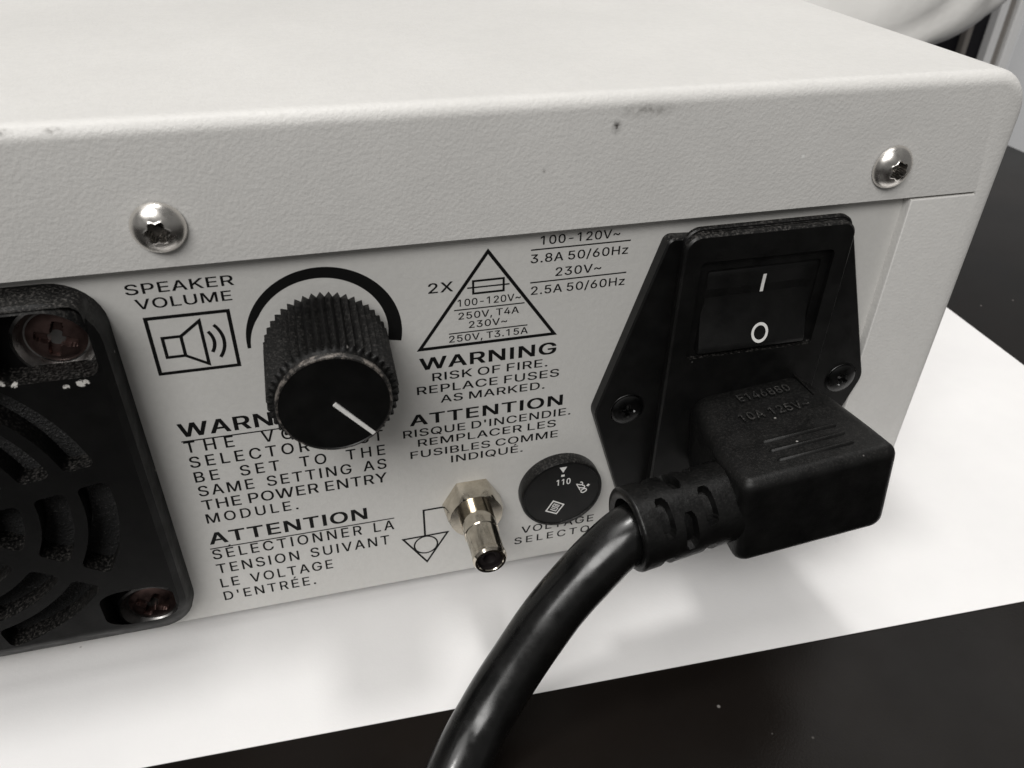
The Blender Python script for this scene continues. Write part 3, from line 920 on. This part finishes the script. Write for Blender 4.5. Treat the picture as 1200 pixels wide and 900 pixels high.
# ---- fan guard at the left
FX, FZ, FH = -57.5, 36.5, 31.25
fan_outline = rrect(FX - FH, FX + FH, FZ - FH, FZ + FH, 6.0, 8)
holes = []
SC = 25.0
SZ = FZ - .75
for k in range(8):
    a_mid = math.radians(10 + 45 * k + 22.5)
    RZ = FZ + 1.3
    for r0, r1, half in ((22.6, 26.6, 1.5), (16.9, 20.9, 1.5), (10.6, 14.9, 1.5), (4.2, 8.7, 1.3)):
        h0, h1 = math.radians(22.5) - half / r0, math.radians(22.5) - half / r1
        n = 9
        outer = arc(FX, RZ, r1, a_mid - h1, a_mid + h1, n)
        inner = arc(FX, RZ, r0, a_mid + h0, a_mid - h0, n)
        holes.append(round_poly(outer + inner, [.9 if i in (0, n, n + 1, 2 * n + 1) else .05 for i in range(2 * n + 2)], 3))
rounds, pockets = [], []
for sx in (-1, 1):
    for sz in (-1, 1):
        rounds.append(circle(FX + sx * SC, SZ + sz * SC, 4.95, 40))
        x0, x1 = (18.2, 30.1) if sz > 0 else (19.6, 29.9)
        z0, z1 = (21.1, 30.9) if sz > 0 else (16.9, 30.5)
        xa, xb = sorted((FX + sx * x0, FX + sx * x1))
        za, zb = sorted((FZ + sz * z0, FZ + sz * z1))
        pockets.append(rrect(xa, xb, za, zb, 1.6 if sz > 0 else 3.6, 6))
def sloped(poly, depth):
    """the guard's underside slopes in towards the front"""
    z0 = FZ - FH + 5.9 * depth / 6.0
    zb = FZ - FH
    return [(x, z if z > FZ else FZ - (FZ - z) * (FZ - z0) / (FZ - zb)) for x, z in poly]


front_edge = sloped(inset(fan_outline, .8), 6.0)
mid_edge = sloped(fan_outline, 5.2)
floor_edge = sloped(fan_outline, .5)
pocket_front, pocket_back = [], []
for pk in pockets:
    low = sum(z for _, z in pk) / len(pk) < FZ
    zt = max(z for _, z in pk)
    za, zb = (12.3, 6.2) if low else (None, None)
    z0 = min(z for _, z in pk)
    fit = lambda lo: [(x, lo + (z - z0) * (zt - lo) / (zt - z0)) for x, z in pk]
    pocket_front.append(fit(za) if low else pk)
    pocket_back.append(fit(zb + .2) if low else pk)
bm = bmesh.new()
wall(bm, front_edge, -6.0, -5.2, mid_edge)
wall(bm, mid_edge, -5.2, -1.9, floor_edge)
wall(bm, floor_edge, -1.9, -.02, fan_outline)
cap(bm, [front_edge] + holes + pocket_front, -6.0)
for h in holes:
    wall(bm, h, -6.0, -.02)
for pf, pb_ in zip(pocket_front, pocket_back):
    wall(bm, pf, -6.0, -1.9, pb_)
for pb_, rd in zip(pocket_back, rounds):
    cap(bm, [pb_, rd], -1.9)
    wall(bm, rd, -1.9, -.02)
fan = link('fan_guard', done(bm), M_fan, inst, smooth=35)
bm = bmesh.new()
prism(bm, circle(FX, RZ, 27.4, 64), -2.8, -.06)
link('foam_filter', done(bm), M_foam, fan)


def phillips(rh, dome, slot, reach, depth):
    def f(x, z):
        r = math.hypot(x, z)
        h = dome * math.sqrt(max(0, 1 - (r / (rh * 1.02)) ** 2))
        w = slot * (1 - .35 * r / reach)
        if r < reach and (abs(x) < w or abs(z) < w):
            return h - depth * (1 - .55 * r / reach)
        return h
    return f


def collar(bm_, ro_, ri_, y0, y1):
    lathe_open(bm_, [(ro_ + .05, y1), (ro_ + .05, y0), (ro_ - .35, y0 - .15), (ri_, y1), (0.0, y1 + .01)], 48)


def lathe_open(bm_, prof_, n):
    lathe(bm_, [(max(r, .012), y) for r, y in prof_], 0, 0, n)


bm = bmesh.new()
collar(bm, 4.95, 3.75, -1.95, -.8)
c0 = done(bm)
col_me = None
bm2 = bmesh.new()
head(bm2, [.15, .3, .45, .6, .75, .9, 1.05, 1.2, 1.4, 1.6, 1.8, 2.0, 2.2, 2.35, 2.5, 2.7, 3.0, 3.3, 3.5, 3.6, 3.7], phillips(3.7, 1.3, .75, 2.4, 1.05), 72)
fs0, fc0 = None, None
for sx, sz, rot in ((1, 1, 18), (1, -1, 32), (-1, 1, 60), (-1, -1, 5)):
    at = Vector((FX + sx * SC, -.35, SZ + sz * SC))
    if fs0 is None:
        fc0 = link('screw_collar', c0, M_collar, fan, smooth=40, at=(at.x, 0, at.z))
        fs0 = link('fan_screw', done(bm2), M_rusty, fan, smooth=35, at=at)
        cc, ss = fc0, fs0
    else:
        cc, ss = fc0.copy(), fs0.copy()
        COL.objects.link(cc)
        COL.objects.link(ss)
        cc.location = Vector((at.x, 0, at.z)) * MM
        ss.location = at * MM
    ss.rotation_euler = (0, math.radians(rot), 0)
tag(fan, 'black plastic fan guard with ringed slots over dark foam')

# ---- volume knob
KX, KZ = 0.0, 55.75
NT = 46


def knurl(r, y, t):
    if not (-14.95 < y < -2.32):
        return r
    ph = (t * NT / (2 * PI)) % 1.0
    tri = abs(ph - .5) * 2
    return r - .72 * tri


bm = bmesh.new()
lathe(bm, [(3.2, -.1), (3.2, -2.3), (8.25, -2.33), (8.32, -2.5), (8.1, -14.5), (7.95, -14.9), (7.3, -15.1), (7.0, -15.4)], KX, KZ, NT * 8, knurl, 0, False)
done(bm)
lathe(bm, [(7.0, -15.4), (7.1, -15.55), (7.08, -16.05), (6.95, -16.28), (6.75, -16.32)], KX, KZ, NT * 8, None, 1, False)
lathe(bm, [(6.75, -16.32), (6.65, -16.22), (.02, -16.05)], KX, KZ, NT * 8, None, 2, False)
knob = link('volume_knob', done(bm, 1e-3), [M_knob, M_rim, black_plastic('knob_face', .004, .42, 0, grain=3000, grain_d=.00001)], inst, smooth=32)
bm = bmesh.new()
pa = Vector((-.05, 55.85))
pb = Vector((4.35, 50.6))
d = (pb - pa).normalized()
nrm = Vector((-d.y, d.x)) * .27
bar = [(pa - nrm), (pb - nrm), (pb + nrm), (pa + nrm)]
prism(bm, [tuple(p) for p in bar], -16.32, -16.0)
link('pointer_line', done(bm), M_white, knob)

# ---- grounding post
GX, GZ = 20.15, 20.6
bm = bmesh.new()
hexa = [(GX + 5.05 * math.cos(PI / 3 * i), GZ + 5.05 * math.sin(PI / 3 * i)) for i in range(6)]
rings = []
for (inset_r, y) in ((0, -.02), (0, -3.4), (.55, -4.0)):
    ring = []
    for i in range(48):
        t = 2 * PI * i / 48
        seg = (t + 1e-9) % (PI / 3) - PI / 6
        hexr = 5.05 * math.cos(PI / 6) / math.cos(seg)
        rr = min(hexr, 5.05 - .04) if y > -3 else min(hexr, 4.95 - (.25 if y < -3.3 else 0) - (.3 if y < -3.9 else 0))
        ring.append(bm.verts.new((GX + rr * math.cos(t), y, GZ + rr * math.sin(t))))
    rings.append(ring)
for a, b in zip(rings, rings[1:]):
    for j in range(48):
        bm.faces.new((a[j], a[(j + 1) % 48], b[(j + 1) % 48], b[j]))
bm.faces.new(rings[0])
bm.faces.new(rings[-1])
post = link('grounding_post', done(bm), M_nickel, inst, smooth=28)
bm = bmesh.new()
lathe(bm, [(2.85, -3.9), (2.85, -8.0), (2.7, -8.15), (2.6, -12.8), (2.72, -13.0), (2.72, -13.6), (2.45, -14.05), (2.1, -14.05), (2.0, -13.9)], GX, GZ, 64)
for f in [f for f in bm.faces if len(f.verts) > 10]:
    bm.faces.remove(f)
link('barrel', done(bm), M_nickel, post, smooth=30)
bm = bmesh.new()
lathe(bm, [(2.0, -13.9), (1.95, -12.9), (1.75, -13.35), (1.1, -13.4), (.95, -13.0), (.85, -9.5), (.02, -9.4)], GX, GZ, 48)
for f in [f for f in bm.faces if len(f.verts) > 10]:
    bm.faces.remove(f)
link('bore', done(bm), M_hole, post, smooth=30)

# ---- voltage selector
VX, VZ = 35.45, 20.75
bm = bmesh.new()
lathe(bm, [(7.15, -.02), (7.2, -.3), (7.2, -2.1), (7.05, -2.45), (6.85, -2.5), (6.7, -2.5), (6.6, -2.3), (.02, -2.25)], VX, VZ, 96)
for f in [f for f in bm.faces if len(f.verts) > 10 and f.calc_center_median().y < -1]:
    bm.faces.remove(f)
sel = link('voltage_selector', done(bm), black_plastic('selector_plastic', .004, .36, .3, grain=3000, grain_d=.00001), inst, smooth=35)
bm = bmesh.new()
YS = -2.34
tri = [(34.65, 26.85), (35.35, 25.62), (35.98, 26.85)]
bm.faces.new([bm.verts.new((x, YS, z)) for x, z in tri])
stroke(bm, [(35.05, 24.97), (35.65, 24.97)], .45, y=YS)
stroke(bm, [(39.85, 22.05), (40.2, 21.75)], .5, y=YS)
letters(bm, "110", 1.36, None, 34.3, 36.9, 22.85, y=YS, bold=True)
a = math.radians(-64)
o_ = Vector((37.75, 22.55))
rot2 = lambda x, z: (o_.x + x * math.cos(a) - z * math.sin(a), o_.y + x * math.sin(a) + z * math.cos(a))
letters(bm, "220", 1.22, 1.1, 0, 2.75, 0, bold=True, place=lambda x, z, h: Vector((rot2(x, z)[0], YS, rot2(x, z)[1])))
dm = [(33.93, 19.5), (35.85, 18.3), (34.63, 16.4), (32.72, 17.45)]
stroke(bm, dm, .26, y=YS, closed=True)
cxm, czm = sum(p[0] for p in dm) / 4, sum(p[1] for p in dm) / 4
u = (Vector(dm[1]) - Vector(dm[0])).normalized()
v = (Vector(dm[0]) - Vector(dm[3])).normalized()
q = lambda a_, b_: (cxm + u.x * a_ + v.x * b_, czm + u.y * a_ + v.y * b_)
stroke(bm, [q(.6, .68), q(-.6, .68), q(-.6, .1), q(.6, .1)], .17, y=YS)
stroke(bm, [q(.6, .1), q(.6, -.62), q(-.6, -.62)], .17, y=YS - .004)
stroke(bm, [q(-.65, -.25), q(.3, -.25)], .15, y=YS)
stroke(bm, [q(-.3, .4), q(.65, .4)], .15, y=YS)
link('selector_marking', bm, M_white, sel)

# ---- power inlet with rocker switch
PX = 64.6
bm = bmesh.new()
hex_pts = [(49.5, 7.5), (79.7, 7.5), (89.4, 36.6), (79.3, 64.9), (49.0, 66.4), (40.0, 36.8)]
hex_r = [2.0, 2.0, 3.2, 1.2, 1.2, 3.2]
flange = round_poly(hex_pts, hex_r, 8)
prism(bm, flange, -2.1, -.02, [], cham=.25)
sw = rrect(53.4, 75.2, 46.6, 63.2, .8, 4)
ring_a = rrect(50.9, 78.4, 8.3, 67.9, 2.6, 8)
prism(bm, ring_a, -2.75, -2.0, [], cham=.2)
ring_b = rrect(51.1, 78.2, 8.6, 67.5, 2.6, 8)
prism(bm, ring_b, -3.1, -2.7, [])
ring_c = rrect(50.6, 78.0, 8.1, 67.4, 2.4, 8)
prism(bm, ring_c, -4.2, -3.05, [sw], cham=.3)
# inner bezel step round the rocker and its dark well
sw_in = rrect(55.0, 73.8, 47.4, 61.4, .6, 4)
prism(bm, inset(sw, .02), -3.35, -3.12, [sw_in])
inlet = link('power_inlet', done(bm, 1e-5), M_inlet, inst, smooth=30)
tag(inlet, 'black mains inlet flange with rocker switch')

# rocker: concave face, upper half pressed in
bm = bmesh.new()
rx0, rx1, rz0, rz1 = 55.25, 73.55, 47.6, 61.2
nz = 24
fr = []
for i in range(nz + 1):
    s = i / nz
    z = rz0 + (rz1 - rz0) * s
    y = -(4.75 - 1.5 * s) + .75 * math.sin(PI * s)
    if i in (0, nz):
        y += .25
    fr.append([bm.verts.new((x, y + (.2 if x in (rx0, rx1) else 0), z)) for x in (rx0, rx0 + .3, rx1 - .3, rx1)])
for a, b in zip(fr, fr[1:]):
    for j in range(3):
        bm.faces.new((a[j], a[j + 1], b[j + 1], b[j]))
back = [[bm.verts.new((x, -3.05, r_[0].co.z)) for x in (rx0, rx1)] for r_ in fr]
for i in range(nz):
    bm.faces.new((fr[i][0], fr[i + 1][0], back[i + 1][0], back[i][0]))
    bm.faces.new((fr[i][3], back[i][1], back[i + 1][1], fr[i + 1][3]))
for e in (0, nz):
    bm.faces.new([fr[e][0], fr[e][1], fr[e][2], fr[e][3], back[e][1], back[e][0]])
link('rocker_switch', done(bm), M_rocker, inlet, smooth=35)


def rocker_y(z):
    s = (z - rz0) / (rz1 - rz0)
    return -(4.75 - 1.5 * s) + .75 * math.sin(PI * s) - .05


bm = bmesh.new()
for z0, z1 in ((56.75 + i * .6, 57.35 + i * .6) for i in range(5)):
    bm.faces.new([bm.verts.new((x, rocker_y(z), z)) for x, z in ((64.55, z0), (65.1, z0), (65.1, z1), (64.55, z1))])
done(bm)
n = 48
for i in range(n):
    t0, t1 = 2 * PI * i / n, 2 * PI * (i + 1) / n
    pts = [(65.5 + r * math.cos(t), 49.95 + r * 1.12 * math.sin(t)) for r, t in ((1.45, t0), (1.45, t1), (1.02, t1), (1.02, t0))]
    bm.faces.new([bm.verts.new((x, rocker_y(z), z)) for x, z in pts])
link('switch_marking', done(bm), M_white, inlet)

# flange screws in their countersinks
bm = bmesh.new()
lathe(bm, [(2.95, -2.12), (2.9, -2.2), (2.75, -2.22), (2.05, -2.13)], 0, 0, 40)
for f in [f for f in bm.faces if len(f.verts) > 10]:
    bm.faces.remove(f)
head(bm, [.15, .3, .45, .6, .75, .9, 1.05, 1.2, 1.3, 1.4, 1.6, 1.9, 2.2, 2.4, 2.6, 2.7], phillips(2.75, .6, .38, 1.3, .5), 56)
for v_ in bm.verts:
    if v_.co.y > -2.1:
        v_.co.y -= 2.1
isc = link('inlet_screw', done(bm), M_blackscrew, inlet, smooth=35, at=(45.6, 0, 36.9))
i2 = isc.copy()
COL.objects.link(i2)
i2.location = Vector((84.9, 0, 36.9)) * MM
i2.rotation_euler = (0, .5, 0)

# ------------------------------------------------------------------ power cord
cord = empty('power_cord', (39, -22, 0))
tag(cord, 'black right-angled mains plug in the inlet with thick cord curving down towards the viewer', 'power cord')
PC = Vector((66.35, -26.4, 33.0))
PM = Matrix(((0.99520826, 0.00199815, -0.09775745), (0.00221555, 0.99907364, 0.04297609), (0.09775277, -0.04298675, 0.99428192)))
OFF = Vector((39, -22, 0))
P = lambda x, d_, z: PC + PM @ Vector((x, d_, z)) - OFF
bm = bmesh.new()
secs = []
rf = 1.7
for i in range(7):
    t = .5 * PI * i / 6
    secs.append((rf * (1 - math.sin(t)), rf * (1 - math.cos(t)), 0.0))
secs = [(ins, d_ if False else dd, tp) for (ins, dd, tp), d_ in zip([(rf * (1 - math.sin(t)), rf * (1 - math.cos(t)), 0.0) for t in [.5 * PI * i / 6 for i in range(7)]], range(7))]
for dd, tp in ((6, .02), (10, .045), (14, .075), (18, .115), (20.5, .15), (22.2, .2), (23.0, .27)):
    secs.append((0.0, dd, tp))
rings = []
for ins, dd, tp in secs:
    w, h = 12.41 * (1 - tp) - ins, 7.88 * (1 - tp * .25) - ins
    r = max(1.9 - ins * .4 + tp * 6, .6)
    ring = [bm.verts.new(P(x, dd, z)) for x, z in rrect(-w, w, -h, h, min(r, h * .8), 7)]
    rings.append(ring)
for a, b in zip(rings, rings[1:]):
    kk = len(a)
    for j in range(kk):
        bm.faces.new((a[j], a[(j + 1) % kk], b[(j + 1) % kk], b[j]))
bm.faces.new(rings[0])
bm.faces.new(rings[-1])
plug = link('plug', done(bm), M_plug, cord, smooth=50)

# raised ribs and moulded writing on the plug's upper face
bm = bmesh.new()
for dd in (7.8, 5.6, 3.35):
    sec = [(-.42, -.1), (-.28, .28), (0, .38), (.28, .28), (.42, -.1)]
    rr = []
    for x, kx in ((-5.35, .25), (-5.0, 1), (6.55, 1), (6.9, .25)):
        rr.append([bm.verts.new(P(x, dd + .1 + a_ * kx, 7.85 + b_ * (kx if b_ > 0 else 1))) for a_, b_ in sec])
    for a, b in zip(rr, rr[1:]):
        for j in range(4):
            bm.faces.new((a[j], a[j + 1], b[j + 1], b[j]))
    bm.faces.new(rr[0])
    bm.faces.new(rr[-1])
link('grip_rib', done(bm), M_plug, plug, smooth=60)
bm = bmesh.new()
emb = lambda x, z, h: P(x, z, 7.86 - .0 + h)
letters(bm, "E146880", 2.0, None, -3.4, 5.6, 18.0, place=emb, depth=.2)
letters(bm, "10A 125V~", 2.1, None, -5.6, 6.3, 13.2, place=emb, depth=.2, spw=1.5)
done(bm, 1e-6)
link('moulded_text', bm, M_emboss, plug)
bm = bmesh.new()
for a_, b_ in (((-6.0, 22.6), (8.2, 22.35)), ((8.2, 22.35), (8.1, 16.0))):
    va, vb = Vector(a_), Vector(b_)
    nn = Vector((-(vb - va).y, (vb - va).x)).normalized() * .12
    quad = [va - nn, vb - nn, vb + nn, va + nn]
    hi = [bm.verts.new(P(q_.x, q_.y, 7.99)) for q_ in quad]
    lo = [bm.verts.new(P(q_.x, q_.y, 7.7)) for q_ in quad]
    bm.faces.new(hi)
    for j in range(4):
        bm.faces.new((hi[j], hi[(j + 1) % 4], lo[(j + 1) % 4], lo[j]))
link('label_edge', done(bm), M_plug, plug)

# strain relief: slotted sleeve
R0, R1 = Vector((57.0, -20.0, 31.6)), Vector((38.6, -21.6, 30.4))
axis = (R1 - R0)
LEN = axis.length
axis.normalize()
up = Vector((0, 0, 1))
e1 = (up - axis * up.dot(axis)).normalized()      # up
e2 = axis.cross(e1)                               # sideways
if e2.y > 0:
    e2 = -e2                                      # towards the viewer


def sleeve(u, th):
    """radius at axial position u (mm from the free end), angle th (0 up, 90 towards viewer)"""
    base = 6.35 - .02 * u
    deg = math.degrees(th) % 360
    if u < .5:
        base -= .35 * (1 - u / .5) ** 2
    hit = False
    for uc, offs in ((4.0, 0), (7.4, 28), (10.8, 0)):
        if abs(u - uc) < .95:
            for c in (40, 130, 220, 310):
                dlt = (deg - c - offs + 180) % 360 - 180
                hw = 27 * math.sqrt(max(0, 1 - (abs(u - uc) / 1.0) ** 4))
                if abs(dlt) < hw:
                    hit = True
    return 4.75 if hit else base


bm = bmesh.new()
nu, nt_ = 130, 180
rings = []
prof_in = [(4.55, 2.2), (4.7, .3), (5.35, .0)]
for r, u in prof_in:
    rings.append([bm.verts.new(R1 - axis * u + (e1 * math.cos(2 * PI * j / nt_) + e2 * math.sin(2 * PI * j / nt_)) * r - OFF) for j in range(nt_)])
for i in range(nu + 1):
    u = LEN * i / nu
    ring = []
    for j in range(nt_):
        t = 2 * PI * j / nt_
        r = sleeve(u, t)
        ring.append(bm.verts.new(R1 - axis * u + (e1 * math.cos(t) + e2 * math.sin(t)) * r - OFF))
    rings.append(ring)
for a, b in zip(rings, rings[1:]):
    for j in range(nt_):
        bm.faces.new((a[j], a[(j + 1) % nt_], b[(j + 1) % nt_], b[j]))
bm.faces.new(rings[0])
link('strain_relief', done(bm), M_relief, cord, smooth=45)

# cord: tube along a spline
pts = [(52, -20.6, 31.2), (46, -21.0, 30.9), (41, -21.5, 30.4), (37.4, -22.3, 29.2), (33.0, -23.6, 26.2), (27.0, -25.6, 21.0),
       (20.9, -28.4, 14.6), (15.6, -31.6, 9.3), (10.9, -36.0, 6.1), (5.6, -43.5, 4.6), (-1, -58, 4.4), (-8, -80, 4.4), (-26, -118, 4.4), (-60, -170, 4.4), (-120, -230, 4.4)]
pts = [Vector(p) for p in pts]
fine = []
for i in range(len(pts) - 1):
    p0, p1, p2, p3 = pts[max(i - 1, 0)], pts[i], pts[i + 1], pts[min(i + 2, len(pts) - 1)]
    for kq in range(10):
        t = kq / 10
        fine.append(.5 * ((2 * p1) + (p2 - p0) * t + (2 * p0 - 5 * p1 + 4 * p2 - p3) * t * t + (3 * p1 - p0 - 3 * p2 + p3) * t ** 3))
fine.append(pts[-1])
bm = bmesh.new()
rings = []
ref = Vector((0, 0, 1))
for i, p in enumerate(fine):
    tdir = (fine[min(i + 1, len(fine) - 1)] - fine[max(i - 1, 0)]).normalized()
    n1 = (ref - tdir * ref.dot(tdir)).normalized()
    ref = n1
    n2 = tdir.cross(n1)
    rr = 4.2 + .02 * math.sin(i * .5)
    rings.append([bm.verts.new(p + (n1 * math.cos(2 * PI * j / 48) + n2 * math.sin(2 * PI * j / 48)) * rr - OFF) for j in range(48)])
for a, b in zip(rings, rings[1:]):
    for j in range(48):
        bm.faces.new((a[j], a[(j + 1) % 48], b[(j + 1) % 48], b[j]))
bm.faces.new(rings[0])
bm.faces.new(rings[-1])
link('cable', done(bm), M_cable, cord, smooth=60)

# ------------------------------------------------------------------ background
def bag_mat():
    mt, nt, b = new_mat('pale_film')
    b.inputs['Base Color'].default_value = (.62, .61, .59, 1)
    b.inputs['Roughness'].default_value = .45
    bump(nt, b, noise(nt, 30, 4, .6), .003, .4)
    return mt


bm = bmesh.new()
BN = Vector((-.2, -.6, .8)).normalized()
BE1 = Vector((0, 0, 1)).cross(BN).normalized()
BE2 = BN.cross(BE1)
BU = BE1 * math.cos(1) + BE2 * math.sin(1)
BV = BN.cross(BU)
bmesh.ops.create_icosphere(bm, subdivisions=6, radius=1.0)
from mathutils import noise as mnoise
for v_ in bm.verts:
    c = v_.co.copy()
    nse = mnoise.noise(c * 2.2) * .10 + mnoise.noise(c * 5.0 + Vector((3, 1, 2))) * .035 + abs(mnoise.noise(c * 3.4 + Vector((7, 0, 1)))) * .06
    c *= 1 + nse
    v_.co = BU * (c.x * 168) + BV * (c.y * 118) + BN * (c.z * 50)
low = min(v_.co.z for v_ in bm.verts)
for v_ in bm.verts:
    v_.co.z -= low
bag = link('plastic_bag', done(bm), bag_mat(), smooth=180, at=(260, 330, 0))
tag(bag, 'crumpled pale grey plastic bag lying behind the instrument at the table edge', 'bag')

cab = empty('metal_cabinet', (600, 360, -740))
tag(cab, 'blue grey metal cabinet with pale upright posts and a dark gap beyond the table', 'cabinet')
CO = Vector((600, 360, -740))


def cpart(name, x0, x1, y0, y1, z0, z1, mat):
    b_ = bmesh.new()
    box(b_, x0 - CO.x, x1 - CO.x, y0 - CO.y, y1 - CO.y, z0 - CO.z, z1 - CO.z)
    return link(name, done(b_), mat, cab, bev=1.2)


M_cab = plain('cabinet_grey', (.80, .81, .82), .45)
M_post = plain('cabinet_post', (.93, .93, .92), .4)
M_brown = plain('cabinet_channel', (.28, .26, .24), .5)
M_dark = plain('cabinet_dark', (.012, .011, .014), .5)
cpart('back_board', 372, 900, 337, 345, -740, 420, M_dark)
cpart('channel', 396.2, 400.2, 331, 336.9, -740, 420, M_brown)
cpart('post', 413.6, 419.4, 329.5, 336.9, -740, 420, M_post)
cpart('channel', 419.7, 425.8, 332, 336.9, -740, 420, M_brown)
cpart('post', 426.2, 432.8, 329.5, 336.9, -740, 420, M_post)
cpart('door_panel', 433.4, 880, 330.5, 336.9, -740, 420, M_cab)
